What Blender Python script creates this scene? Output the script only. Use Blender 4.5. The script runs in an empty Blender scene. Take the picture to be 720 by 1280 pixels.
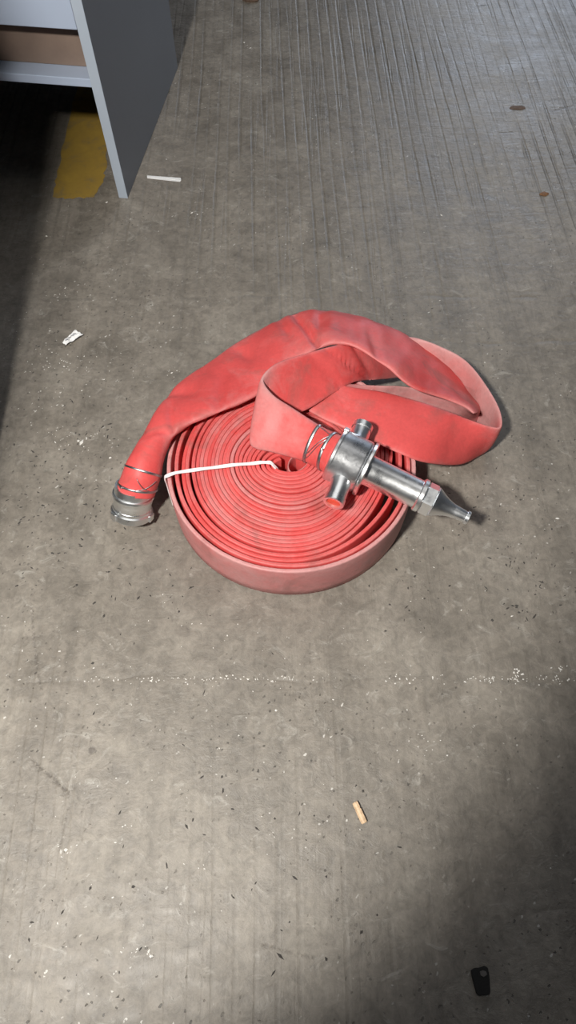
import bpy, bmesh, math, random
from mathutils import Vector, Matrix, noise
from math import radians as R, pi, sin, cos

S = bpy.context.scene
C = S.collection

# ------------------------------------------------------------------ camera
FPX, PITCH, CH = 830.0, R(61), 1.1
cam_d = bpy.data.cameras.new('camera'); cam = bpy.data.objects.new('camera', cam_d); C.objects.link(cam)
cam.location = (0, 0, CH); cam.rotation_euler = (R(90) - PITCH, 0, 0)
cam_d.sensor_fit = 'VERTICAL'; cam_d.sensor_height = 36.0; cam_d.lens = FPX / 1280 * 36.0
cam_d.clip_start = 0.02
S.camera = cam

# ------------------------------------------------------------------ view, world, lights
S.view_settings.view_transform = 'Standard'; S.view_settings.look = 'None'
S.view_settings.gamma = 1.0; S.view_settings.use_curve_mapping = False
S.view_settings.exposure = -0.02
w = bpy.data.worlds.new('world'); S.world = w; w.use_nodes = True
w.node_tree.nodes['Background'].inputs[0].default_value = (0.80, 0.88, 1.0, 1)
w.node_tree.nodes['Background'].inputs[1].default_value = 0.035

def lamp(name, kind, loc, aim, energy, col, **kw):
    d = bpy.data.lights.new(name, kind); o = bpy.data.objects.new(name, d); C.objects.link(o)
    o.location = loc; o.rotation_euler = (Vector(aim) - Vector(loc)).to_track_quat('-Z', 'Y').to_euler()
    d.energy = energy; d.color = col
    for k, v in kw.items(): setattr(d, k, v)
    return o
# work lamp hung to the left behind the camera: it throws the shadows to the right and away
lamp('work_lamp', 'SPOT', (-0.56, -0.30, 1.75), (-0.66, 0.93, 0), 226, (1.0, 0.965, 0.90),
     spot_size=R(77), spot_blend=0.33, shadow_soft_size=0.07)
# daylight from the open doorway far behind, right
lamp('doorway_daylight', 'AREA', (1.9, 5.6, 1.5), (0.6, 1.8, 0), 58, (0.74, 0.84, 1.0), shape='RECTANGLE', size=1.5, size_y=1.9)
# fill panel added overhead, for soft general light and highlights on the metal
lamp('overhead_fill', 'AREA', (0.4, 2.0, 3.3), (0.4, 2.0, 0), 21, (1.0, 0.98, 0.95), shape='RECTANGLE', size=2.6, size_y=2.6)

# ------------------------------------------------------------------ pixel -> place
FW = Vector((0, cos(PITCH), -sin(PITCH))); UP = Vector((0, sin(PITCH), cos(PITCH))); RT = Vector((1, 0, 0))
def P(x, y, z=0.0):
    d = FW + RT * ((x - 360) / FPX) - UP * ((y - 640) / FPX)
    return Vector((0, 0, CH)) + d * ((z - CH) / d.z)
def zfor(px, q, wdt, hi=True):
    """height at which the edge point seen at px lies wdt away from q (closest if none)"""
    best = None; sols = []
    prev = None
    for i in range(0, 260):
        z = i * 0.001
        e = (P(px[0], px[1], z) - q).length - wdt
        if best is None or abs(e) < best[0]: best = (abs(e), z)
        if prev is not None and prev * e <= 0: sols.append(z)
        prev = e
    if not sols: return best[1]
    return max(sols) if hi else min(sols)

# ------------------------------------------------------------------ object helpers
def obj(name, me_or_bm, mat=None, parent=None, smooth=False):
    if isinstance(me_or_bm, bmesh.types.BMesh):
        me = bpy.data.meshes.new(name); me_or_bm.to_mesh(me); me_or_bm.free()
    else: me = me_or_bm
    o = bpy.data.objects.new(name, me); C.objects.link(o)
    if mat is not None and not me.materials: me.materials.append(mat)
    if smooth:
        me.shade_smooth()
    if parent is not None: o.parent = parent
    return o
def tag(o, label, cat, group=None, kind=None):
    if label: o['label'] = label
    if cat: o['category'] = cat
    if group: o['group'] = group
    if kind: o['kind'] = kind
    return o
def thing(name, label, cat, loc=(0, 0, 0), group=None):
    o = bpy.data.objects.new(name, None); C.objects.link(o); o.location = loc
    o.empty_display_size = 0.05
    return tag(o, label, cat, group)
def child(o, parent):
    """parent o (built in world coordinates) to parent without moving it"""
    o.parent = parent
    m = parent.matrix_basis.copy(); q = parent
    while q.parent: m = q.matrix_parent_inverse @ m; q = q.parent; m = q.matrix_basis @ m
    o.matrix_parent_inverse = m.inverted()
    return o
def box_bm(lo, hi, bev=0.0, M=None, seg=2):
    bm = bmesh.new(); bmesh.ops.create_cube(bm, size=1)
    lo, hi = Vector(lo), Vector(hi)
    for v in bm.verts:
        v.co = Vector([lo[i] + (v.co[i] + 0.5) * (hi[i] - lo[i]) for i in range(3)])
    if bev: bmesh.ops.bevel(bm, geom=bm.edges[:], offset=bev, segments=seg, affect='EDGES', profile=0.5)
    if M is not None: bm.transform(M)
    return bm

# ------------------------------------------------------------------ materials
def N(nt, t, **kw):
    n = nt.nodes.new(t)
    for k, v in kw.items():
        if k.startswith('i_'):
            key = k[2:]; key = int(key) if key.isdigit() else key.replace('_', ' ')
            n.inputs[key].default_value = v
        else: setattr(n, k, v)
    return n
def mat(name, col=(.5, .5, .5), rough=.5, metal=0.0, spec=.5):
    m = bpy.data.materials.new(name); m.use_nodes = True
    b = m.node_tree.nodes['Principled BSDF']
    b.inputs['Base Color'].default_value = (*col, 1); b.inputs['Roughness'].default_value = rough
    b.inputs['Metallic'].default_value = metal; b.inputs['Specular IOR Level'].default_value = spec
    return m, m.node_tree, b
def ramp(nt, fac, stops):
    r = N(nt, 'ShaderNodeValToRGB'); e = r.color_ramp.elements
    while len(e) < len(stops): e.new(0.5)
    for i, (p, c) in enumerate(stops):
        e[i].position = p; e[i].color = (*c, 1) if isinstance(c, tuple) else (c, c, c, 1)
    nt.links.new(fac, r.inputs[0]); return r.outputs[0]
def mix(nt, fac, a, b, mode='MIX'):
    n = N(nt, 'ShaderNodeMix', data_type='RGBA', blend_type=mode)
    for s, v in ((n.inputs[0], fac), (n.inputs[6], a), (n.inputs[7], b)):
        if hasattr(v, 'is_output'): nt.links.new(v, s)
        elif isinstance(v, tuple): s.default_value = (*v, 1)
        elif s.type == 'RGBA': s.default_value = (v, v, v, 1)
        else: s.default_value = v
    return n.outputs[2]
def mth(nt, op, a, b=None, c=None):
    n = N(nt, 'ShaderNodeMath', operation=op)
    for i, v in enumerate((a, b, c)):
        if v is None: continue
        if hasattr(v, 'is_output'): nt.links.new(v, n.inputs[i])
        else: n.inputs[i].default_value = v
    return n.outputs[0]
def coords(nt, scale=(1, 1, 1), loc=(0, 0, 0), rot=(0, 0, 0), src=None):
    t = N(nt, 'ShaderNodeTexCoord') if src is None else None
    mp = N(nt, 'ShaderNodeMapping'); mp.inputs['Scale'].default_value = scale
    mp.inputs['Location'].default_value = loc; mp.inputs['Rotation'].default_value = rot
    nt.links.new(t.outputs['Object'] if t else src, mp.inputs[0]); return mp.outputs[0]
def noise_t(nt, vec, scale, detail=4, rough=.55, dist=0.0):
    n = N(nt, 'ShaderNodeTexNoise'); n.inputs['Scale'].default_value = scale
    n.inputs['Detail'].default_value = detail; n.inputs['Roughness'].default_value = rough
    n.inputs['Distortion'].default_value = dist
    nt.links.new(vec, n.inputs['Vector']); return n.outputs['Fac']
def bump(nt, b, h, strength=.3, dist=.01, prev=None):
    n = N(nt, 'ShaderNodeBump'); n.inputs['Strength'].default_value = strength; n.inputs['Distance'].default_value = dist
    nt.links.new(h, n.inputs['Height'])
    if prev is not None: nt.links.new(prev, n.inputs['Normal'])
    nt.links.new(n.outputs[0], b.inputs['Normal']); return n.outputs[0]

def floor_material():
    m, nt, b = mat('worn_concrete', rough=.6)
    v = coords(nt)
    sep = N(nt, 'ShaderNodeSeparateXYZ'); nt.links.new(v, sep.inputs[0]); X, Y = sep.outputs[0], sep.outputs[1]
    big = noise_t(nt, v, 1.7, 5, .6)
    mid = noise_t(nt, v, 9, 6, .65, .6)
    fine = noise_t(nt, v, 120, 5, .7)
    fib = noise_t(nt, coords(nt, (1, 1, 1)), 46, 6, .68, .7)
    col = ramp(nt, mid, [(.30, (.168, .149, .125)), (.50, (.217, .193, .163)), (.72, (.274, .247, .210))])
    col = mix(nt, 1.0, col, ramp(nt, big, [(.3, .84), (.7, 1.12)]), 'MULTIPLY')
    col = mix(nt, .9, col, ramp(nt, fine, [(.3, .84), (.7, 1.12)]), 'MULTIPLY')
    col = mix(nt, .8, col, ramp(nt, fib, [(.34, .74), (.5, 1.0), (.66, 1.20)]), 'MULTIPLY')
    # pale scuffed plaster haze
    sc = noise_t(nt, coords(nt, (1, 1.4, 1), (3, 1, 0)), 22, 8, .75, 1.2)
    scm = ramp(nt, sc, [(.57, 0.0), (.72, .6)])
    col = mix(nt, scm, col, (.44, .42, .38))
    # brushed grooves that run along y, irregular and interrupted
    g1 = noise_t(nt, coords(nt, (30, .5, 1), (0, 0, 0), (0, 0, R(-1.5))), 1.0, 2, .5, .25)
    g2 = noise_t(nt, coords(nt, (55, 1.3, 1), (7, 0, 0), (0, 0, R(-1))), 1.0, 3, .6, .3)
    patch = ramp(nt, noise_t(nt, v, 1.3, 2), [(.40, .35), (.60, 1.0)])
    yf = N(nt, 'ShaderNodeMapRange'); yf.inputs[1].default_value = .9; yf.inputs[2].default_value = 1.7
    yf.inputs[3].default_value = .24; yf.inputs[4].default_value = 1.0; nt.links.new(Y, yf.inputs[0])
    xw = mth(nt, 'ADD', mth(nt, 'ADD', X, mth(nt, 'MULTIPLY', Y, .03)), mth(nt, 'MULTIPLY', noise_t(nt, coords(nt, (3, .5, 1)), 1.3, 2, .5), .045))
    wv = mth(nt, 'SINE', mth(nt, 'MULTIPLY', xw, 2 * pi / .031))
    wob2 = mth(nt, 'MULTIPLY', mth(nt, 'SUBTRACT', noise_t(nt, coords(nt, (14, 5, 1)), 2.0, 4, .6), .5), 1.1)
    groove = mth(nt, 'MULTIPLY', ramp(nt, mth(nt, 'ADD', mth(nt, 'ADD', wv, wob2), -.05), [(.55, 0.0), (.98, 1.0)]), ramp(nt, g1, [(.40, 1.0), (.62, .25)]))
    groove2 = ramp(nt, g2, [(.34, .5), (.44, 0.0)])
    gm = mth(nt, 'MULTIPLY', mth(nt, 'MAXIMUM', groove, groove2), mth(nt, 'MULTIPLY', yf.outputs[0], patch))
    col = mix(nt, mth(nt, 'MULTIPLY', gm, .60), col, (.105, .096, .084))
    wide = noise_t(nt, coords(nt, (17, .35, 1), (1, 3, 0), (0, 0, R(-2))), 1.0, 2, .5, .2)
    col = mix(nt, .55, col, ramp(nt, wide, [(.36, .82), (.5, 1.0), (.66, 1.08)]), 'MULTIPLY')
    # pits and dark flecks
    def spots(scale, thr, rnd, shift, lo=0.0):
        vv = N(nt, 'ShaderNodeTexVoronoi'); vv.inputs['Scale'].default_value = scale
        vd = noise_t(nt, coords(nt, (1, 1, 1), shift), scale * 1.6, 2)
        off = N(nt, 'ShaderNodeVectorMath', operation='ADD'); nt.links.new(coords(nt, (1, 1, 1), shift), off.inputs[0])
        sc_ = mth(nt, 'MULTIPLY', vd, .9 / scale)
        cb = N(nt, 'ShaderNodeCombineXYZ'); nt.links.new(sc_, cb.inputs[0]); nt.links.new(sc_, cb.inputs[1])
        nt.links.new(cb.outputs[0], off.inputs[1]); nt.links.new(off.outputs[0], vv.inputs['Vector'])
        a = ramp(nt, vv.outputs['Distance'], [(thr, 1.0), (thr + .05, 0.0)])
        s2 = N(nt, 'ShaderNodeSeparateColor'); nt.links.new(vv.outputs['Color'], s2.inputs[0])
        return mth(nt, 'MULTIPLY', a, ramp(nt, s2.outputs[0], [(rnd, 0.0), (rnd + .03, 1.0)]))
    cl = ramp(nt, noise_t(nt, coords(nt, (1, 1, 1), (5, 5, 0)), 3.2, 3), [(.44, 0.05), (.60, 1.0)])
    pit = mth(nt, 'MULTIPLY', spots(120, .17, .74, (1, 2, 0)), cl)
    col = mix(nt, mth(nt, 'MULTIPLY', pit, .8), col, (.055, .05, .043))
    wh = mth(nt, 'MULTIPLY', spots(95, .13, .80, (4, 9, 0)), cl)
    col = mix(nt, mth(nt, 'MULTIPLY', wh, .75), col, (.62, .60, .56))
    # faint pour joints across the floor
    wob = mth(nt, 'MULTIPLY', mth(nt, 'SUBTRACT', noise_t(nt, v, 5, 3), .5), .05)
    jm = None
    for yy, wd, sf in ((P(360, 372).y, .006, .5), (P(360, 428).y, .005, .45), (P(360, 850).y, .004, .35), (P(360, 1135).y, .004, .25)):
        d = mth(nt, 'ABSOLUTE', mth(nt, 'SUBTRACT', mth(nt, 'ADD', Y, wob), yy))
        j = mth(nt, 'MULTIPLY', ramp(nt, d, [(0, 1.0), (wd * 1.6, 0.0)]), sf)
        jm = j if jm is None else mth(nt, 'MAXIMUM', jm, j)
    jbreak = mth(nt, 'MULTIPLY', jm, ramp(nt, noise_t(nt, v, 16, 3), [(.42, 0.0), (.58, 1.0)]))
    col = mix(nt, mth(nt, 'MULTIPLY', jbreak, .6), col, (.13, .118, .10))
    # oil stains of their own shape
    for px, py, r, a in ((227, 788, .012, .35), (115, 938, .005, .7), (205, 560, .06, .12), (20, 690, .015, .2)):
        c = P(px, py)
        vs = N(nt, 'ShaderNodeVectorMath', operation='DISTANCE'); vs.inputs[1].default_value = c
        nt.links.new(v, vs.inputs[0])
        dd = mth(nt, 'ADD', vs.outputs['Value'], mth(nt, 'MULTIPLY', mth(nt, 'SUBTRACT', noise_t(nt, v, .5 / r, 3), .5), r * 1.6))
        rr = N(nt, 'ShaderNodeMapRange'); rr.inputs[1].default_value = r * .8; rr.inputs[2].default_value = r * 1.2
        rr.inputs[3].default_value = a; rr.inputs[4].default_value = 0; nt.links.new(dd, rr.inputs[0])
        col = mix(nt, rr.outputs[0], col, (.08, .065, .055))
    for x0, y0, x1, y1, wd, a in ((38, 950, 86, 988, .0035, .7), (40, 760, 52, 860, .002, .5), (86, 1010, 74, 1062, .002, .4), (330, 1180, 395, 1195, .0022, .4), (195, 152, 206, 154, .0022, .7), (400, 118, 428, 119, .003, .6), (625, 166, 640, 165, .003, .7), (690, 140, 716, 132, .004, .5), (595, 8, 608, 6, .005, .7)):
        a_, b2 = P(x0, y0), P(x1, y1); ln = (b2 - a_).length; dx = (b2 - a_) / ln
        px_ = mth(nt, 'SUBTRACT', X, a_.x); py_ = mth(nt, 'SUBTRACT', Y, a_.y)
        al = mth(nt, 'ADD', mth(nt, 'MULTIPLY', px_, dx.x), mth(nt, 'MULTIPLY', py_, dx.y))
        pr = mth(nt, 'ADD', mth(nt, 'SUBTRACT', mth(nt, 'MULTIPLY', px_, -dx.y), mth(nt, 'MULTIPLY', py_, -dx.x)), mth(nt, 'MULTIPLY', wob, .35))
        far = mth(nt, 'MAXIMUM', mth(nt, 'SUBTRACT', mth(nt, 'ABSOLUTE', mth(nt, 'SUBTRACT', al, ln / 2)), ln / 2), mth(nt, 'ABSOLUTE', pr))
        k_ = mth(nt, 'MULTIPLY', ramp(nt, far, [(wd * .4, a), (wd * 1.3, 0.0)]), ramp(nt, noise_t(nt, v, 150, 3), [(.40, 0.0), (.55, 1.0)]))
        pit = mth(nt, 'MAXIMUM', pit, k_)
        col = mix(nt, mth(nt, 'MULTIPLY', k_, .8), col, (.06, .052, .045))
    nt.links.new(col, b.inputs['Base Color'])
    rg = ramp(nt, mid, [(.3, .40), (.7, .58)])
    nt.links.new(rg, b.inputs['Roughness'])
    b.inputs['Specular IOR Level'].default_value = .55
    # relief
    n1 = bump(nt, b, mth(nt, 'SUBTRACT', mth(nt, 'MULTIPLY', gm, -1.0), mth(nt, 'MULTIPLY', jbreak, .8)), .7, .0035)
    h = mth(nt, 'ADD', mth(nt, 'MULTIPLY', fib, .6), mth(nt, 'MULTIPLY', sc, .6))
    h = mth(nt, 'SUBTRACT', h, mth(nt, 'MULTIPLY', pit, .8))
    n2 = bump(nt, b, h, .55, .0035, n1)
    chat = noise_t(nt, coords(nt, (6, 26, 1), (2, 0, 0)), 2.2, 4, .6, .8)
    bump(nt, b, mth(nt, 'MULTIPLY', chat, yf.outputs[0]), .32, .006, n2)
    return m

def hose_material():
    m, nt, b = mat('red_rubber_hose', rough=.5)
    v = coords(nt)
    at = N(nt, 'ShaderNodeAttribute', attribute_name='dust')
    red = ramp(nt, noise_t(nt, v, 7, 4), [(.3, (.57, .066, .064)), (.7, (.75, .105, .102))])
    dn = noise_t(nt, v, 14, 7, .7, .8)
    f = mth(nt, 'ADD', mth(nt, 'MULTIPLY', at.outputs['Fac'], 1.0), mth(nt, 'MULTIPLY', mth(nt, 'SUBTRACT', dn, .5), 1.1))
    f = ramp(nt, f, [(.12, 0.0), (.95, .85)])
    col = mix(nt, f, red, (.56, .315, .31))
    sm = noise_t(nt, coords(nt, (1, 1, 1), (3, 3, 1)), 10, 5, .6, 1.0)
    smm = ramp(nt, sm, [(.54, 0.0), (.74, .62)])
    col = mix(nt, smm, col, (.24, .105, .092))
    fs = noise_t(nt, v, 160, 3, .6)
    col = mix(nt, .7, col, ramp(nt, fs, [(.3, .9), (.7, 1.07)]), 'MULTIPLY')
    nt.links.new(col, b.inputs['Base Color'])
    nt.links.new(ramp(nt, dn, [(.3, .42), (.7, .62)]), b.inputs['Roughness'])
    b.inputs['Specular IOR Level'].default_value = .4
    n1 = bump(nt, b, noise_t(nt, v, 28, 4, .5, .5), .25, .004)
    bump(nt, b, noise_t(nt, v, 420, 2), .14, .001, n1)
    return m

def metal_material(name, col, r0, r1, dirt=.3):
    m, nt, b = mat(name, col, r0, 1.0)
    v = coords(nt)
    n = noise_t(nt, v, 45, 6, .65, .5)
    c = mix(nt, mth(nt, 'MULTIPLY', ramp(nt, n, [(.52, 0.0), (.70, 1.0)]), dirt), col, tuple(x * .5 for x in col))
    nt.links.new(c, b.inputs['Base Color'])
    nt.links.new(ramp(nt, n, [(.3, r0), (.7, r1)]), b.inputs['Roughness'])
    bump(nt, b, noise_t(nt, v, 220, 3), .08, .001)
    return m
def plain(name, col, rough=.5, var=.12, scale=20, bmp=.1, spec=.5, metal=0.0):
    m, nt, b = mat(name, col, rough, metal, spec)
    v = coords(nt); n = noise_t(nt, v, scale, 5, .6)
    nt.links.new(mix(nt, 1.0, col, ramp(nt, n, [(.3, 1 - var), (.7, 1 + var)]), 'MULTIPLY'), b.inputs['Base Color'])
    if bmp: bump(nt, b, n, bmp, .002)
    return m

M_floor = floor_material()
M_hose = hose_material()
M_alu = metal_material('cast_aluminium', (.82, .83, .85), .24, .40, .3)
M_barrel = metal_material('polished_aluminium', (.90, .91, .92), .24, .38, .2)
M_chrome = metal_material('bright_chrome', (.93, .95, .97), .26, .40, .15)
M_zinc = metal_material('galvanised_metal', (.92, .94, .95), .26, .42, .25)
M_wire = metal_material('binding_wire', (.50, .52, .54), .30, .45, .3)
M_string = plain('white_plastic_twine', (.86, .78, .78), .45, .10, 90)
M_redplug = plain('red_plastic', (.80, .09, .05), .75, .08)
M_black = plain('dark_bore', (.015, .015, .015), .7)
M_panel = plain('grey_laminate', (.165, .178, .200), .42, .04, 4, 0)
M_edge = plain('pale_grey_edging', (.40, .46, .54), .45, .05, 8, 0)
M_fascia = plain('pale_blue_grey_laminate', (.40, .47, .60), .40, .04, 5, 0)
M_brown = plain('brown_hardboard', (.20, .145, .115), .7, .15, 12)
M_wall = plain('dull_wall_paint', (.25, .26, .28), .8, .1, 3)
M_yellow_m, nt_, b_ = mat('worn_yellow_paint', (.3, .2, .03), .6)
v_ = coords(nt_)
n_ = noise_t(nt_, v_, 18, 7, .7, .5)
nt_.links.new(ramp(nt_, n_, [(.30, (.20, .155, .085)), (.48, (.34, .22, .045)), (.75, (.42, .275, .05))]), b_.inputs['Base Color'])
bump(nt_, b_, n_, .3, .002)
M_paper = plain('white_paper', (.80, .80, .80), .6, .06, 60)
M_print = plain('grey_print', (.25, .25, .27), .6)
M_wood = plain('raw_wood', (.66, .47, .30), .6, .18, 160)
M_darkrub = plain('black_rubber', (.009, .008, .007), .45, .2, 80)
M_greydot = plain('grey_plastic', (.13, .12, .11), .5)
M_leaf = plain('dry_brown_leaf', (.20, .10, .045), .7, .25, 200)
M_clod = plain('brown_grit', (.13, .085, .06), .8, .25, 200)
M_crumb = plain('plaster_crumbs', (.74, .72, .68), .7)
M_flake = plain('dark_grit', (.05, .045, .04), .75)
M_cabinet = plain('dark_cabinet_paint', (.05, .055, .065), .5)

# ------------------------------------------------------------------ the setting
bm = bmesh.new()
bmesh.ops.create_grid(bm, x_segments=1, y_segments=1, size=1)
for v in bm.verts: v.co = Vector((v.co.x * 4.0, 2.0 + v.co.y * 4.5, 0))
fl = obj('floor', bm, M_floor); fl['kind'] = 'structure'
# back wall with a wide open doorway (all beyond the top of the picture)
for nm, lo, hi in (('wall_back', (-4, 6.0, 0), (0.9, 6.12, 3.6)), ('wall_left', (-4.12, -2.5, 0), (-4, 6.12, 3.6)),
                   ('wall_right', (4, -2.5, 0), (4.12, 6.12, 3.6))):
    o = obj(nm, box_bm(lo, hi), M_wall); o['kind'] = 'structure'

# worn yellow paint patch on the floor beside the desk
def blob(pts, z0, z1, name, m, jitter=.0, sub=6, seed=1):
    rnd = random.Random(seed); out = []
    n = len(pts)
    for i in range(n):
        a, b = Vector(pts[i]), Vector(pts[(i + 1) % n])
        for k in range(sub):
            p = a.lerp(b, k / sub)
            if jitter: p = p + Vector((rnd.uniform(-1, 1), rnd.uniform(-1, 1), 0)) * jitter
            out.append(p)
    bm = bmesh.new()
    top = [bm.verts.new((p.x, p.y, z1)) for p in out]; bot = [bm.verts.new((p.x, p.y, z0)) for p in out]
    bm.faces.new(top); bm.faces.new(bot[::-1])
    for i in range(len(out)):
        j = (i + 1) % len(out); bm.faces.new((top[j], top[i], bot[i], bot[j]))
    bmesh.ops.recalc_face_normals(bm, faces=bm.faces)
    return obj(name, bm, m)
o = blob([P(67, 247), P(90, 248), P(119, 246), P(128, 228), P(133, 205), P(131, 150), P(122, 70), P(95, 70), P(96, 110), P(82, 170), P(72, 215)],
         -.001, .0006, 'paint_mark', M_yellow_m, .004)
tag(o, 'worn mustard yellow paint patch on the floor under the desk shelf', 'paint mark')

# ------------------------------------------------------------------ desk (top left)
FT = P(149, 247); BK = P(213, 84)
ang = math.atan2(BK.x - FT.x, BK.y - FT.y)
DM = Matrix.Translation(FT) @ Matrix.Rotation(-ang, 4, 'Z')      # local: +y back along panel, -x to the left, origin = front foot of right panel
D = (Vector((BK.x - FT.x, BK.y - FT.y, 0))).length
desk = thing('desk', 'pale grey office desk with dark grey side panel and open shelf, standing at upper left', 'desk')
desk.matrix_basis = DM
def dpart(name, lo, hi, m, par=desk, bev=.0015):
    o = obj(name, box_bm(lo, hi, bev), m); o.parent = par; return o
TH = .023; WD = 1.10; HT = .74
right_p = dpart('side_panel', (0, 0.0015, .0), (TH, D, HT - .0245), M_panel)
e = dpart('edge_strip', (0, -.0005, 0), (TH, .0013, HT - .0245), M_edge, right_p, 0); e['label'] = 'pale grey edging strip'
left_p = dpart('side_panel', (-WD, 0.0015, .0), (-WD + TH, D, HT - .0245), M_panel)
dpart('edge_strip', (-WD, -.0005, 0), (-WD + TH, .0013, HT - .0245), M_edge, left_p, 0)
dpart('desk_top', (-WD - .015, -.02, HT - .024), (TH + .015, D + .01, HT), M_edge)
fz = .383
fa = dpart('drawer_front', (-WD + TH + .002, .002, fz), (-.002, .020, HT - .026), M_fascia)
dpart('shelf', (-WD + TH + .0005, .004, .268), (-.0005, .30, .286), M_fascia)
dpart('rear_light_block', (-WD + TH + .0005, D - .02, .03), (-.0005, D - .003, HT - .026), M_panel)  # rear panel added to keep doorway light from under the desk
dpart('back_board', (-WD + TH + .0005, .050, .2865), (-.0005, .058, HT - .026), M_brown)

# ------------------------------------------------------------------ unseen cabinet added outside the frame to cast the left shadow
bx_ = thing('shade_cabinet', 'unseen tall dark cabinet added off the left edge to cast the shadow there', 'cabinet', (-.873, .50, 0))
Mx = Matrix.Rotation(R(1.2), 4, 'Z')
def cpart(name, lo, hi, m, par, bev=.003):
    o = obj(name, box_bm(lo, hi, bev, Mx), m); o.parent = par; return o
cpart('body', (-.32, -.30, .03), (.30, .20, 1.25), M_cabinet, bx_)
for s in (-1, 1):
    d_ = cpart('door', (-.005 + s * .155 - .148, -.318, .06), (-.005 + s * .155 + .148, -.301, 1.22), M_cabinet, bx_)
    cpart('handle', (-.005 + s * .03 - .008, -.335, .6), (-.005 + s * .03 + .008, -.3185, .75), M_wire, d_)
for sx in (-.29, .27):
    for sy in (-.27, .17): cpart('foot', (sx - .02, sy - .02, 0), (sx + .02, sy + .02, .0295), M_cabinet, bx_, .001)

# ------------------------------------------------------------------ ribbons (flat hose)
def catmull(pts, u):
    n = len(pts) - 1
    i = min(int(u), n - 1); t = u - i
    p1, p2 = pts[i], pts[i + 1]
    p0 = pts[i - 1] if i > 0 else [2 * a - b for a, b in zip(p1, p2)]
    p3 = pts[i + 2] if i + 2 <= n else [2 * b - a for a, b in zip(p1, p2)]
    return [0.5 * (2 * b + (c - a) * t + (2 * a - 5 * b + 4 * c - d) * t * t + (-a + 3 * b - 3 * c + d) * t ** 3)
            for a, b, c, d in zip(p0, p1, p2, p3)]
NP = 28
class Ribbon:
    """flattened hose between two rails; st = [(A, B, thickness, dust)] with A and B in world space"""
    def __init__(s, st): s.pts = [[*a, *b, t, d] for a, b, t, d in st]; s.n = len(st) - 1
    def frame(s, u):
        u = max(0, min(s.n, u)); q = catmull(s.pts, u)
        e = .02; a0 = catmull(s.pts, max(0, u - e)); a1 = catmull(s.pts, min(s.n, u + e))
        A, B = Vector(q[0:3]), Vector(q[3:6])
        T = ((Vector(a1[0:3]) + Vector(a1[3:6])) - (Vector(a0[0:3]) + Vector(a0[3:6])))
        W = B - A; w_ = W.length; W = W / max(w_, 1e-6)
        T = T - W * T.dot(W)
        T = T.normalized(); Nn = W.cross(T).normalized()
        return (A + B) / 2, W, Nn, w_, max(q[6], .003), q[7]
    def at(s, u, th, off=0.0):
        c, W, Nn, w_, t, d = s.frame(u)
        ex = .85 if t < .03 else 1.0
        y = abs(sin(th)) ** ex * (1 if sin(th) >= 0 else -1)
        return c + W * cos(th) * (w_ / 2 + off) + Nn * y * (t / 2 + off)
    def build(s, name, steps=10, wr=.0022, creases=()):
        bm = bmesh.new(); lay = bm.verts.layers.float.new('dust'); rings = []
        m = s.n * steps
        for k in range(m + 1):
            u = k / steps; c, W, Nn, w_, t, d = s.frame(u); ring = []
            for j in range(NP):
                th = 2 * pi * j / NP; p = s.at(u, th)
                q = noise.noise(p * 16) * wr + noise.noise(p * 40 + Vector((3, 1, 2))) * wr * .35
                for cu, cw, cd, sl, c0, c1 in creases:
                    x = cos(th)
                    if c0 < x < c1:
                        fade = min(1, (x - c0) / .25, (c1 - x) / .25)
                        q -= cd * fade * math.exp(-((u - cu - sl * x) / cw) ** 2) * (1 if sin(th) * Nn.z > 0 else -.3) * (1 if Nn.z > 0 else -1)
                p = p + Nn * q * abs(sin(th)) ** .5
                v = bm.verts.new(p)
                v[lay] = min(1, max(0, d + .35 * abs(cos(th)) ** 10)); ring.append(v)
            rings.append(ring)
        for a, b in zip(rings, rings[1:]):
            for j in range(NP):
                jj = (j + 1) % NP; bm.faces.new((a[j], a[jj], b[jj], b[j]))
        bm.faces.new(rings[0][::-1]); bm.faces.new(rings[-1])
        bmesh.ops.recalc_face_normals(bm, faces=bm.faces)
        return obj(name, bm, M_hose, smooth=True)
def tube_bm(bm, pts, r, seg=8, closed=False, flat=None):
    """tube along points; flat=(normal list, half thickness) makes it a strap"""
    n = len(pts); rings = []
    for i, p in enumerate(pts):
        a = pts[(i - 1) % n] if (closed or i > 0) else p; b = pts[(i + 1) % n] if (closed or i < n - 1) else p
        T = (b - a).normalized()
        if flat: N1 = flat[0][i]; N1 = (N1 - T * N1.dot(T)).normalized(); r1 = flat[1]
        else:
            N1 = Vector((0, 0, 1)) if abs(T.z) < .9 else Vector((1, 0, 0))
            N1 = (N1 - T * N1.dot(T)).normalized(); r1 = r
        B1 = T.cross(N1)
        rings.append([bm.verts.new(p + N1 * cos(2 * pi * j / seg) * r1 + B1 * sin(2 * pi * j / seg) * r) for j in range(seg)])
    rng = range(n) if closed else range(n - 1)
    for i in rng:
        a, b = rings[i], rings[(i + 1) % n]
        for j in range(seg):
            jj = (j + 1) % seg; bm.faces.new((a[j], a[jj], b[jj], b[j]))
    if not closed: bm.faces.new(rings[0][::-1]); bm.faces.new(rings[-1])
    return bm
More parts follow.
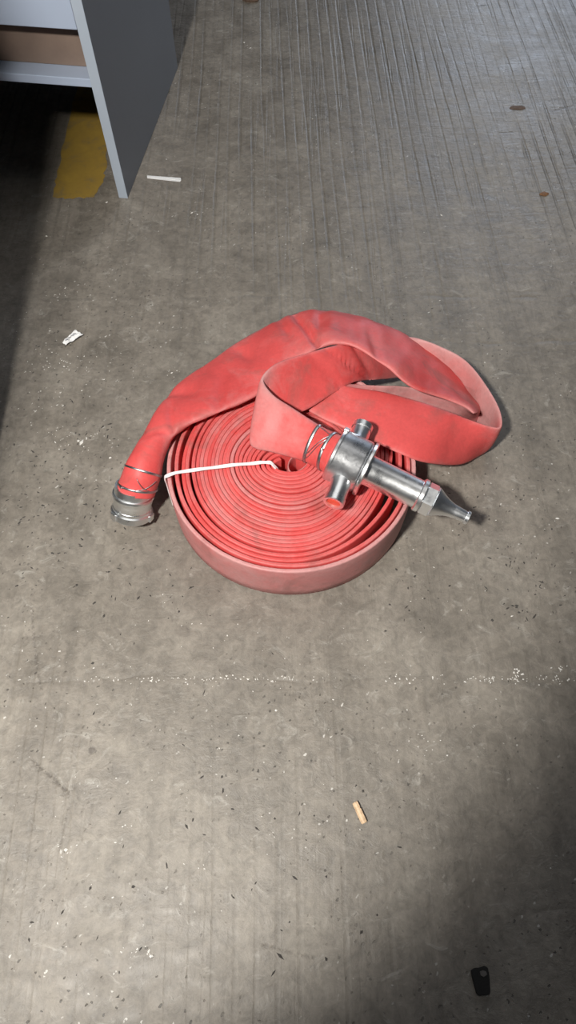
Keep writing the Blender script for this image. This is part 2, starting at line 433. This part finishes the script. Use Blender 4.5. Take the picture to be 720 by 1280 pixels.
def lathe(name, prof, M, m, parent=None, seg=40, closed=False, smooth_angle=True):
    """prof = [(x along axis, radius)], axis = local x"""
    bm = bmesh.new(); rings = []
    for x, r in prof:
        rings.append([bm.verts.new((x, r * cos(2 * pi * j / seg), r * sin(2 * pi * j / seg))) for j in range(seg)])
    for a, b in zip(rings, rings[1:]):
        for j in range(seg):
            jj = (j + 1) % seg; bm.faces.new((a[j], a[jj], b[jj], b[j]))
    if closed:
        a, b = rings[-1], rings[0]
        for j in range(seg):
            jj = (j + 1) % seg; bm.faces.new((a[j], a[jj], b[jj], b[j]))
    else:
        bm.faces.new(rings[0][::-1]); bm.faces.new(rings[-1])
    bmesh.ops.recalc_face_normals(bm, faces=bm.faces)
    bm.transform(M)
    me = bpy.data.meshes.new(name); bm.to_mesh(me); bm.free()
    me.shade_smooth(); me.set_sharp_from_angle(angle=R(32))
    return obj(name, me, m)

hose = thing('fire_hose', 'red fire hose coiled in a roll on the floor, two metal-fitted ends laid over it', 'fire hose', (0, .663, 0))
HW = .102
RC = Vector((.004, .6635, 0)); RR = .2195

# --- the coil: a ribbon standing on its edge, wound round and round
def coil():
    bm = bmesh.new(); lay = bm.verts.layers.float.new('dust')
    turns = 24; per = 96; p0 = .0072
    # radial pitch of each turn, and loosening of some of them on one side
    rnd = random.Random(5)
    gap = [(0, .0022, 0, .0004, .0012)[(i * 3 + i // 4) % 5] for i in range(turns + 2)]
    hz = [rnd.uniform(-.0035, .0035) for _ in range(turns + 2)]
    dus = [rnd.choice((-.15, 0, .1, .25, .45)) for _ in range(turns + 2)]
    base = [.0]
    for k in range(turns + 1): base.append(base[-1] + p0 + gap[k])
    tot = base[turns]
    def lerp(a, k): i = int(k); f = k - i; f = f * f * (3 - 2 * f); return a[min(i, turns + 1)] * (1 - f) + a[min(i + 1, turns + 1)] * f
    rin = .020; span = RR - rin - .0035
    rmax = .2245
    def sig(k, k0): return 1 / (1 + math.exp(-max(-40, min(40, (k - k0) * 10))))
    def squeeze(k, ph):
        # ph: 0 = right, pi/2 = back, pi = left, -pi/2 = front; the outer turns stand off the tight core
        g1 = .025 * max(0, cos(ph + .45)) ** 4 + .007 * max(0, cos(ph - 2.6)) ** 2
        g2 = .005 * max(0, -cos(ph)) ** 1.5 + .003 * max(0, cos(ph)) ** 2
        g3 = .0035 * max(0, cos(ph - 3.4)) ** 1.5
        return g1 * (1 - sig(k, turns - 2.45)) + g2 * (1 - sig(k, turns - 1.45)) + g3 * (1 - sig(k, turns - 4.45))
    rings = []
    mx = int(turns * per)
    for i in range(mx + 1):
        k = i / per; ph = 2 * pi * k + 2.2
        kk = base[int(k)] * (1 - (k % 1)) + base[int(k) + 1] * (k % 1) if k < turns else tot
        r = rin + kk / tot * (rmax - rin)
        r *= 1 - squeeze(k, ph) / rmax
        r += noise.noise(Vector((cos(ph) * 1.3, sin(ph) * 1.3, k * .23))) * .0011
        # the core is squeezed flat: wide in x, short in y
        sq = math.exp(-(r - rin) / .045)
        x = cos(ph) * r * (1 + .55 * sq); y = sin(ph) * r * (1 - .15 * sq) - .012 * sq
        z0 = lerp(hz, k) * (0.5 + .5 * math.tanh((turns - k)))
        t = p0 * (rmax - rin) / tot * (1 - squeeze(k, ph) / rmax) + .0001
        nx, ny = cos(ph), sin(ph)
        c = RC + Vector((x, y, 0))
        prof = []
        top = HW + z0 - .001
        dd = lerp(dus, k) + (.55 if k > turns - 1.1 else 0)
        # profile: flattened tube standing up, rounded folds at top and bottom with a slight crease
        for (a, z, du) in ((-.5, .004, 0), (-.5, top * .5, 0), (-.5, top - .0036, .0), (-.42, top - .0010, .25), (-.22, top, .30), (0, top - .0005, .1), (.22, top, .30), (.42, top - .0010, .25),
                           (.5, top - .0036, .0), (.54, top * .72, 0), (.58, top * .5, 0), (.55, top * .25, 0), (.5, .004, 0), (0, .0, 0)):
            v = bm.verts.new((c.x + nx * a * t, c.y + ny * a * t, z)); v[lay] = min(1, dd + du)
            prof.append(v)
        rings.append(prof)
    m = len(rings[0])
    for a, b in zip(rings, rings[1:]):
        for j in range(m):
            jj = (j + 1) % m; bm.faces.new((a[j], a[jj], b[jj], b[j]))
    bm.faces.new(rings[0][::-1]); bm.faces.new(rings[-1])
    bmesh.ops.recalc_face_normals(bm, faces=bm.faces)
    return obj('coiled_hose', bm, M_hose, smooth=True)
child(coil(), hose)

# --- the hairpin fold of hose at the heart of the coil
def fold():
    zt_, zb_ = HW - .004, .006
    path = [P(376, 563, HW), P(367, 568, HW), P(361, 576, HW), P(361, 585, HW), P(367, 589, HW), P(376, 585, HW), P(383, 579, HW), P(387, 573, HW)]
    return Ribbon([((p.x, p.y, zt_), (p.x, p.y, zb_), .0065, .4) for p in path])
_f = fold()
# --- hose end with coupling: stations are (upper/outer edge px, z), (lower edge px, z), thickness, dust
def stations(rows):
    out = []
    for (a, za), (b, zb), t, d, *wd in rows:
        if za is None:
            q = P(b[0], b[1], zb); za = zfor(a, q, wd[0], wd[1])
        if zb is None:
            q = P(a[0], a[1], za); zb = zfor(b, q, wd[0], wd[1])
        out.append((P(a[0], a[1], za), P(b[0], b[1], zb), t, d))
    for i, (a, b, t, d) in enumerate(out): print('  st', i, 'A', [round(x, 3) for x in a], 'B', [round(x, 3) for x in b], 'w', round((a - b).length, 3))
    return out
print('band 1')
b1 = stations([
    (((147, 610), .066), ((192, 622), .066), .066, .05),
    (((151, 599), .078), ((195, 612), .078), .066, .05),
    (((158, 583), .096), ((200, 596), .096), .062, .05),
    (((170, 562), .104), ((204, 573), .110), .056, .05),
    (((188, 534), .096), ((212, 550), .120), .046, .08),
    (((203, 506), .084), ((229, 534), .124), .036, .10),
    (((224, 480), .072), ((252, 524), .126), .028, .10),
    (((259, 456), .070), ((285, 510), .128), .028, .12),
    (((299, 428), .078), ((324, 492), .130), .024, .12),
    (((336, 407), .084), ((354, 462), .135), .024, .15),
    (((370, 392), .088), ((386, 441), .150), .026, .15),
    (((402, 388), .090), ((415, 430), .158), .026, .20),
    (((452, 397), .088), ((444, 434), .158), .022, .15),
    (((500, 416), .078), ((482, 458), .150), .020, .15),
    (((538, 441), .062), ((514, 484), .135), .018, .10),
    (((568, 469), .045), ((548, 496), .118), .016, .15),
    (((589, 494), .032), ((578, 508), .110), .014, .25),
    (((599, 512), .024), ((592, 517), .104), .012, .45),
    (((592, 528), .020), ((579, 504), .098), .010, .75),
    (((560, 526), .020), ((548, 492), .092), .010, .85),
    (((518, 516), .030), ((509, 484), .094), .010, .85),
    (((478, 506), .060), ((470, 482), .104), .010, .80),
    (((445, 500), .108), ((432, 480), .114), .010, .7),
    (((425, 500), .1105), ((412, 478), .113), .008, .6),
])
rib1 = Ribbon(b1)
# creases: station, width, depth, slant, and the band of the width they cross
CR1 = ((10.15, .15, .013, .25, -1.2, 1.2), (9.55, .16, .008, .2, -1.2, .3), (10.75, .2, .009, -.3, -1.2, .5), (8.2, .16, .008, .5, -.9, .1), (7.3, .22, .006, -.6, -.2, 1.2),
       (6.2, .2, .007, .9, -1.2, .2), (5.1, .2, .007, -.7, -.4, 1.2), (3.6, .2, .005, .6, -.3, 1.2), (12.3, .16, .005, .4, -.3, 1.2))
CR3 = ((8.7, .08, .003, .5, -1.2, 1.2), (9.6, .1, .006, .9, -1.2, 1.2), (10.3, .1, .004, .3, -1.2, 1.2), (6.3, .07, .003, .4, -.4, .5))
child(_f.build('folded_core', 8, .0008), hose)
o = child(rib1.build('hose_end', 20, .0065, CR1), hose); o['label'] = 'free hose end sweeping over the back of the roll'

print('band 3 / loop / band 2')
b3 = stations([
    (((431, 546), .176), ((409, 594), .132), .060, .10),
    (((419, 541), .175), ((400, 587), .130), .050, .10),
    (((399, 531), .170), ((380, 577), .124), .034, .20),
    (((366, 510), .172), ((342, 566), .118), .018, .35),
    (((342, 494), .178), ((320, 561), .118), .014, .50),
    (((329, 476), .184), ((313, 553), .120), .013, .60),
    (((334, 463), .186), ((322, 535), .122), .013, .5),
    (((350, 452), .182), ((345, 525), .122), .014, .15),
    (((378, 443), .172), ((382, 513), .123), .014, .10),
    (((414, 433), .160), ((420, 490), .122), .014, .12),
    (((436, 428), .145), ((446, 477), .110), .014, .2),
    (((470, 425), .115), ((482, 474), .060), .012, .3),
    (((512, 421), .088), ((524, 470), .012), .012, .9),
    (((552, 434), .088), ((556, 480), .006), .012, .9),
    (((582, 451), .090), ((578, 498), .006), .012, .9),
    (((606, 480), .093), ((592, 525), .006), .012, .9),
    (((624, 512), .095), ((604, 548), .006), .012, .9),
    (((626, 533), .096), ((608, 562), .006), .012, .4),
    (((612, 533), .096), ((596, 571), .006), .012, .15),
    (((588, 525), .102), ((572, 581), .034), .014, .03),
    (((549, 510), .118), ((530, 578), .094), .016, .0),
    (((514, 499), .122), ((490, 563), .112), .012, .02),
    (((478, 490), .118), ((448, 544), .114), .014, .08),
    (((440, 484), .122), ((410, 527), .115), .012, .15),
    (((418, 478), .120), ((386, 514), .113), .010, .2),
])
rib3 = Ribbon(b3)
o = child(rib3.build('hose_end', 16, .0022, CR3), hose); o['label'] = 'hose end looped out to the right and back to the nozzle'

# --- wire bindings
def strap_ring(rib, u, half, off=.001, slant=0.0):
    pts, nr = [], []
    c = rib.frame(u)[0]
    for j in range(48):
        th = 2 * pi * j / 48; p = rib.at(u + slant * cos(th), th, off); pts.append(p); nr.append((p - c).normalized())
    return tube_bm(bmesh.new(), pts, half, 8, True, (nr, .0009))
def cross_wire(bm, rib, u0, u1, t0, t1):
    pts = [rib.at(u0 + (u1 - u0) * i / 14, t0 + (t1 - t0) * i / 14, .0018) for i in range(15)]
    tube_bm(bm, pts, .0007, 6)
def upside(rib, u):
    return 1 if rib.frame(u)[2].z > 0 else -1
for rib, us, hw in ((rib1, (.85, 2.05), .0022), (rib3, (.95, 1.95), .0032)):
    first = None
    for i, u in enumerate(us):
        bm = strap_ring(rib, u, hw, .0012, .0)
        o = child(obj('wire_binding', bm, M_wire, smooth=True), hose)
        if first is None: first = o
    s = upside(rib, us[0])
    bm = bmesh.new()
    if rib is rib1:
        cross_wire(bm, rib, us[0], us[1] - .3, s * .15 * pi, s * .45 * pi); cross_wire(bm, rib, us[1] - .3, us[0], s * .12 * pi, s * .42 * pi)
        child(obj('wire_twist', bm, M_wire, smooth=True), hose); bm = bmesh.new()
        tube_bm(bm, [rib.at(us[0] - .02, s * .62 * pi + .02 * k, .0035) for k in range(6)], .0022, 8)
    else:
        cross_wire(bm, rib, us[1], us[0], s * .20 * pi, s * .72 * pi); cross_wire(bm, rib, us[0], us[1], s * .80 * pi, s * .88 * pi)
        cross_wire(bm, rib, us[1], us[0], s * .3 * pi, s * .80 * pi)
        child(obj('wire_twist', bm, M_wire, smooth=True), hose); bm = bmesh.new()
        tube_bm(bm, [rib.at(us[0] - .02, s * .55 * pi + .03 * k, .0035) for k in range(5)], .003, 8)
    child(obj('wire_twist', bm, M_wire, smooth=True), hose)

def axis_matrix(p, q):
    x = (q - p).normalized(); z = Vector((0, 0, 1)); z = (z - x * z.dot(x)).normalized(); y = z.cross(x)
    return Matrix.Translation(p) @ Matrix((x, y, z)).transposed().to_4x4()

# --- coupling at the left end
cB = P(164.5, 643, .0215); hd = Vector((-.40, -.916, 0)); cA = cB - hd * .025 + Vector((0, 0, .044))
CM = axis_matrix(cA, cB)
cp = lathe('coupling', [(-.012, .030), (-.012, .0365), (.002, .0375), (.003, .0405), (.0075, .0410), (.009, .0395), (.018, .0385), (.020, .0375),
                        (.030, .0375), (.031, .0385), (.036, .0385), (.038, .0415), (.049, .0420), (.051, .040), (.051, .0335), (.030, .0320), (.028, .025), (-.012, .025)],
           CM @ Matrix.Diagonal((1, .92, .92, 1)), M_zinc, closed=True)
child(cp, hose); cp['label'] = 'silver ring coupling on the left hose end'
bore = lathe('coupling_bore', [(.020, .0), (.020, .0248)], CM, M_black)
child(bore, cp)
for a in (25, 145, 265):
    bm = box_bm((.036, -.008, .040), (.050, .008, .0450), .0012)
    o = obj('lug', bm.copy() if False else bm, M_zinc)
    o.data.transform(CM @ Matrix.Diagonal((1, .92, .92, 1)) @ Matrix.Rotation(R(a), 4, 'X')); child(o, cp)

# --- nozzle
nA = P(417, 567, .154); nB = P(586, 648, .123)
NM = axis_matrix(nA, nB); NL = (nB - nA).length
print('nozzle length', NL)
body = lathe('nozzle', [(0, .030), (0, .0435), (.002, .0465), (.006, .0475), (.009, .0465), (.052, .0465), (.055, .0455), (.057, .043), (.057, .020)], NM, M_alu)
child(body, hose); body['label'] = 'silver branch pipe nozzle with a drum body and two side stubs'
def npart(name, prof, m=M_barrel, seg=40, label=None):
    o = lathe(name, prof, NM, m, seg=seg); child(o, body)
    if label: o['label'] = label
    return o
npart('flange', [(.058, .030), (.058, .0465), (.0595, .0485), (.0635, .0485), (.065, .0465), (.065, .026)], M_barrel)
b0 = .065; b1_ = NL * .655
npart('barrel', [(b0, .022), (b0, .0275), (b0 + .003, .0265), (b1_ - .006, .0252), (b1_ - .006, .02)], M_barrel)
npart('end_ring', [(b1_ - .006, .02), (b1_ - .006, .0275), (b1_ - .004, .0295), (b1_ + .002, .0295), (b1_ + .004, .0275), (b1_ + .004, .02)], M_barrel)
# hex nut
bm = bmesh.new(); rings = []
for x, r in ((b1_ + .004, .0250), (b1_ + .006, .0285), (b1_ + .021, .0285), (b1_ + .024, .0250)):
    rings.append([bm.verts.new((x, r * cos(pi / 3 * j + .35), r * sin(pi / 3 * j + .35))) for j in range(6)])
for a, b in zip(rings, rings[1:]):
    for j in range(6): bm.faces.new((a[j], a[(j + 1) % 6], b[(j + 1) % 6], b[j]))
bm.faces.new(rings[0][::-1]); bm.faces.new(rings[-1])
bmesh.ops.recalc_face_normals(bm, faces=bm.faces); bm.transform(NM)
child(obj('hex_nut', bm, M_chrome), body)
t0 = b1_ + .024
tip_prof = [(t0 - .001, .010), (t0 - .001, .0265)]
for i in range(1, 13):
    f = i / 12; tip_prof.append((t0 + f * .038, .0115 + (.0265 - .0115) * (1 - f) ** 1.7))
tip_prof += [(NL - .006, .0098), (NL - .0055, .0118), (NL - .001, .0118), (NL, .0108), (NL, .0075), (NL - .010, .0070), (NL - .010, .0)]
npart('spray_tip', tip_prof, M_chrome)
# cross stubs (handles) through the drum
cdr = NM @ Vector((.030, 0, 0)); ydir = (NM.to_3x3() @ Vector((0, 1, 0))).normalized()
for s in (-1, 1):
    xdir = (NM.to_3x3() @ Vector((1, 0, 0))).normalized()
    SM = axis_matrix(cdr, cdr + ydir * s - xdir * s * .10)
    L = .088 if s < 0 else .080
    st_ = lathe('side_stub', [(.030, .010), (.030, .0195), (.046, .0185), (.050, .0170), (L - .012, .0170), (L - .011, .0182), (L - .001, .0182), (L, .0172), (L, .0128), (L - .005, .0122), (L - .005, .010)], SM, M_chrome, seg=32)
    child(st_, body)
    pl = lathe('plug', [(L - .008, .0), (L - .008, .0121), (L - .004, .0121), (L - .003, .0100), (L - .003, .0)], SM, M_redplug, seg=28)
    child(pl, body); pl['label'] = 'red plastic plug in the stub'
# small lug on the drum rim
bm = box_bm((.000, -.006, .0455), (.009, .006, .0515), .001); bm.transform(NM @ Matrix.Rotation(R(-35), 4, 'X'))
child(obj('lug', bm, M_alu), body)

# --- white tie across the coil
def zt(p): return HW + .0032
pts = []
lw = P(209, 595, HW + .003)
dirn = (Vector((lw.x, lw.y, 0)) - RC); dirn = dirn.normalized()
ow = RC + dirn * .2255
pts += [Vector((ow.x, ow.y, .002)), Vector((ow.x, ow.y, .04)), Vector((ow.x, ow.y, .08)), Vector((ow.x, ow.y, HW - .002)), Vector((ow.x + .004, ow.y, HW + .0045))]
for px, py in ((225, 590), (255, 586), (285, 582), (312, 579.5), (330, 578), (338, 578.5)): pts.append(P(px, py, HW + .005))
pts += [P(343, 583, HW + .001), P(349, 590, HW - .012), P(352, 596, HW - .035), P(353, 598, HW - .06)]
fine = []
for i in range((len(pts) - 1) * 5 + 1):
    fine.append(Vector(catmull([list(p) for p in pts], i / 5)))
bm = bmesh.new()
for s in (-1, 0, 1):
    off = []
    for i, p in enumerate(fine):
        a = fine[max(0, i - 1)]; b = fine[min(len(fine) - 1, i + 1)]; T = (b - a).normalized()
        sd = Vector((0, 1, 0)) - T * T.y; sd.normalize()
        off.append(p + sd * (s * .0021 + .0005 * sin(i * .9 + s)))
    tube_bm(bm, off, .0014, 6)
o = obj('plastic_tie', bm, M_string, smooth=True)
tag(o, 'white plastic tie strap stretched over the left half of the red hose roll', 'strap')

# ------------------------------------------------------------------ litter on the floor
def slab(name, pts, h, m, bev=0.0, z0=0.0):
    bm = bmesh.new(); bot = [bm.verts.new((p.x, p.y, z0)) for p in pts]; f = bm.faces.new(bot)
    r = bmesh.ops.extrude_face_region(bm, geom=[f])
    for v in r['geom']:
        if isinstance(v, bmesh.types.BMVert): v.co.z += h
    bmesh.ops.recalc_face_normals(bm, faces=bm.faces)
    if bev: bmesh.ops.bevel(bm, geom=bm.edges[:], offset=bev, segments=2, affect='EDGES')
    return obj(name, bm, m)
# white strip: two long folded flaps
st = thing('paper_strip', 'thin straight white strip lying on the floor by the foot of the desk', 'paper strip', P(205, 223))
child(slab('upper_flap', [P(184, 220), P(226, 223), P(226.5, 226), P(184, 222)], .0018, M_paper, .0003), st)
child(slab('lower_flap', [P(184, 221.2), P(226.5, 225.2), P(225, 227.5), P(184, 223)], .0008, M_paper, .0002), st)
# crumpled printed scrap
sc = thing('paper_scrap', 'small crumpled white scrap of printed paper on the floor left of the hose', 'paper scrap', P(91, 424))
bm = bmesh.new(); rnd = random.Random(3); G = 9
c00, c10, c01, c11 = P(78, 430), P(84, 433), P(94, 414), P(105, 421)
gv = [[None] * (G + 1) for _ in range(G + 1)]
for i in range(G + 1):
    for j in range(G + 1):
        p = c00.lerp(c01, i / G).lerp(c10.lerp(c11, i / G), j / G)
        p.z = .004 + .0045 * noise.noise(p * 90) + .0035 * abs(sin(j * .9)) ; gv[i][j] = bm.verts.new((p.x, p.y, max(.0006, p.z)))
for i in range(G):
    for j in range(G): bm.faces.new((gv[i][j], gv[i + 1][j], gv[i + 1][j + 1], gv[i][j + 1]))
bmesh.ops.recalc_face_normals(bm, faces=bm.faces)
ob = obj('sheet', bm, M_paper); child(ob, sc)
md = ob.modifiers.new('thick', 'SOLIDIFY'); md.thickness = .0004
bm = bmesh.new()
for k in range(4):
    a = c00.lerp(c01, .22 + .17 * k).lerp(c10.lerp(c11, .22 + .17 * k), .45)
    tube_bm(bm, [a + Vector((-.003, -.002, .0092)), a + Vector((.001, .001, .0096)), a + Vector((.004, .0015, .0090))], .0007, 5)
child(obj('printing', bm, M_print), sc)
# wood chip: a split piece with a notch
wc = thing('wood_chip', 'short pale wooden peg lying on the floor below the hose', 'wood peg', P(449, 1016))
pA, pB = P(443.5, 1003), P(455.5, 1029)
WM = axis_matrix(Vector((pA.x, pA.y, .0045)), Vector((pB.x, pB.y, .0045))); WL = (pB - pA).length
bm = bmesh.new(); rings = []
for i, (f, r) in enumerate(((0, .0036), (.03, .0043), (.25, .0046), (.27, .0040), (.33, .0041), (.36, .0046), (.7, .0047), (.96, .0044), (1, .0038))):
    rings.append([bm.verts.new((f * WL, r * (1.0 + .1 * sin(j * 2)) * cos(2 * pi * j / 8), max(-.0044, r * .95 * sin(2 * pi * j / 8)))) for j in range(8)])
for a, b in zip(rings, rings[1:]):
    for j in range(8): bm.faces.new((a[j], a[(j + 1) % 8], b[(j + 1) % 8], b[j]))
bm.faces.new(rings[0][::-1]); bm.faces.new(rings[-1]); bmesh.ops.recalc_face_normals(bm, faces=bm.faces); bm.transform(WM)
child(obj('peg', bm, M_wood), wc)
# dark tag with a hole, near the bottom right
dt = thing('rubber_tag', 'small dark tapered rubber piece with a grey dot, on the shadowed floor at lower right', 'rubber tag', P(600, 1225))
child(slab('plate', [P(588, 1213), P(592, 1210), P(600, 1209), P(605, 1207), P(609, 1209), P(611, 1218), P(612.5, 1240), P(611, 1243), P(598, 1244), P(595, 1241), P(591, 1226)], .003, M_darkrub, .0005), dt)
child(slab('dot', [P(599, 1214), P(603, 1212.5), P(607, 1214), P(608, 1218), P(604, 1221), P(600, 1219)], .0012, M_greydot, .0003, .0025), dt)
# leaf fragments and a clod
def chip(name, px, py, a, b, rot, h, m, label, cat, seed):
    rnd = random.Random(seed); c = P(px, py); bm = bmesh.new(); n = 12
    ring = []; ctr = bm.verts.new((0, 0, h))
    for j in range(n):
        t = 2 * pi * j / n; rr = rnd.uniform(.75, 1.15)
        x, y = a * cos(t) * rr, b * sin(t) * rr
        ring.append((bm.verts.new((x * .6, y * .6, h * rnd.uniform(.6, 1.2))), bm.verts.new((x, y, h * rnd.uniform(.2, .8))), bm.verts.new((x * .9, y * .9, 0))))
    for j in range(n):
        k = (j + 1) % n
        bm.faces.new((ctr, ring[j][0], ring[k][0]))
        for q in (0, 1): bm.faces.new((ring[j][q], ring[j][q + 1], ring[k][q + 1], ring[k][q]))
    bm.faces.new([r[2] for r in ring][::-1])
    bmesh.ops.recalc_face_normals(bm, faces=bm.faces)
    o = obj(name, bm, m); o.location = c; o.rotation_euler = (0, 0, rot); return tag(o, label, cat)
chip('leaf_fragment', 648, 135, .024, .013, .1, .002, M_clod, 'dull brown dry flake on the grooved floor at upper right', 'leaf fragment', 1)
chip('leaf_fragment', 680, 243, .012, .009, .4, .003, M_leaf, 'small orange brown leaf bit on the floor by the right edge', 'leaf fragment', 2)
chip('clod', 313, 1, .030, .014, 0, .009, M_clod, 'brown clod of dirt on the floor at the top edge, right of the desk', 'dirt clod', 3)

# countless crumbs and grit
def scatter(name, spots, m, label, cat, flat=.5, seed=0, asp=1.0):
    rnd = random.Random(seed); bm = bmesh.new()
    for p, s in spots:
        k = rnd.choice((4, 5)); a0 = rnd.uniform(0, 6.28); ex = rnd.uniform(1, asp)
        base = []
        for j in range(k):
            t = 2 * pi * j / k; r = s * rnd.uniform(.6, 1.2)
            x, y = cos(t) * r * ex, sin(t) * r / ex
            base.append(bm.verts.new((p.x + x * cos(a0) - y * sin(a0), p.y + x * sin(a0) + y * cos(a0), 0)))
        top = bm.verts.new((p.x, p.y, s * flat))
        for j in range(k): bm.faces.new((base[j], base[(j + 1) % k], top))
    o = obj(name, bm, m); return tag(o, label, cat, None, 'stuff')
rnd = random.Random(11)
sp = []
def spray(cx, cy, rx, ry, n, s0, s1, out=None):
    for _ in range(n):
        x = rnd.gauss(cx, rx); y = rnd.gauss(cy, ry)
        if -20 < y < 1290: (out if out is not None else sp).append((P(x, y), rnd.uniform(s0, s1)))
# pale line of crumbs across the floor at y = 848
for cx, rx, n in ((60, 30, 8), (150, 25, 12), (185, 18, 14), (225, 12, 10), (250, 15, 8), (285, 12, 14), (335, 18, 16), (365, 12, 8), (405, 10, 6), (490, 8, 6), (518, 6, 8), (545, 5, 6), (590, 4, 6), (612, 7, 22), (645, 6, 18), (675, 5, 6), (700, 8, 14)):
    spray(cx, 849, rx, 2.6, n, .0006, .0018)
spray(648, 838, 2, 5, 10, .001, .0022); spray(703, 838, 4, 5, 8, .001, .002)
for cx, cy, rx, ry, n in ((70, 448, 16, 10, 22), (92, 455, 14, 8, 14), (38, 500, 30, 40, 18), (75, 545, 8, 8, 16), (115, 550, 12, 12, 14), (215, 465, 5, 4, 9), (140, 470, 30, 20, 12), (72, 370, 8, 4, 10), (85, 360, 8, 3, 5),
                          (245, 267, 4, 3, 7), (310, 57, 3, 2, 6), (535, 935, 12, 10, 14), (170, 1190, 8, 6, 10), (300, 820, 120, 30, 25), (340, 780, 160, 40, 14), (200, 1000, 150, 120, 60), (80, 1060, 10, 6, 8), (360, 620, 260, 200, 60), (560, 620, 80, 60, 20), (600, 240, 80, 90, 14), (130, 255, 60, 60, 7)):
    spray(cx, cy, rx, ry, n, .0006, .0016)
for px, py, s in ((133, 253, .003), (58, 295, .003), (208, 199, .0018), (240, 266, .004), (247, 268, .003), (305, 53, .003), (313, 60, .003), (552, 269, .003), (593, 180, .003), (627, 205, .002), (102, 553, .005), (98, 551, .004), (80, 458, .002), (450, 1037, .001), (640, 770, .002), (215, 466, .003), (108, 547, .002), (138, 572, .003), (697, 648, .003), (345, 888, .002), (28, 813, .002), (74, 814, .002), (76, 1065, .003), (82, 1062, .003), (189, 1195, .003), (186, 1189, .0025)):
    sp.append((P(px, py), s))
sp = [(p, s) for p, s in sp if (Vector((p.x, p.y, 0)) - RC).length > .245 and p.x > -.565 - (p.y - .7 > 0)]
scatter('plaster_crumbs', sp, M_crumb, 'tiny white plaster crumbs strewn over the concrete, thickest in a line below the hose', 'crumbs', .5, 1, 1.5)
sp2 = []
for cx, cy, rx, ry, n in ((60, 600, 30, 30, 30), (120, 545, 25, 25, 22), (40, 690, 25, 25, 16), (150, 700, 50, 30, 24), (660, 740, 40, 30, 36), (620, 690, 30, 30, 18), (500, 700, 30, 20, 10), (230, 745, 40, 15, 14), (300, 900, 200, 120, 24), (250, 1100, 180, 90, 24), (130, 640, 20, 20, 12), (590, 600, 60, 30, 14), (560, 760, 60, 20, 10)):
    spray(cx, cy, rx, ry, int(n * 1.4), .0009, .0031, sp2)
for px, py, s in ((233, 1033, .003), (229, 931, .0022), (113, 1110, .003), (445, 982, .002), (290, 1120, .0016), (352, 1163, .002), (350, 1195, .0045), (342, 1216, .0035), (452, 1165, .0035), (408, 1096, .002), (408, 1199, .003), (130, 770, .003), (116, 829, .003), (452, 1037, .001), (10, 772, .002), (9, 533, .0025), (138, 530, .004), (135, 537, .003), (57, 577, .0035)):
    sp2.append((P(px, py), s))
sp2 = [(p, s) for p, s in sp2 if (Vector((p.x, p.y, 0)) - RC).length > .24]
scatter('dark_grit', sp2, M_flake, 'specks of dark grit strewn over the concrete around the hose', 'grit', .25, 2, 2.2)
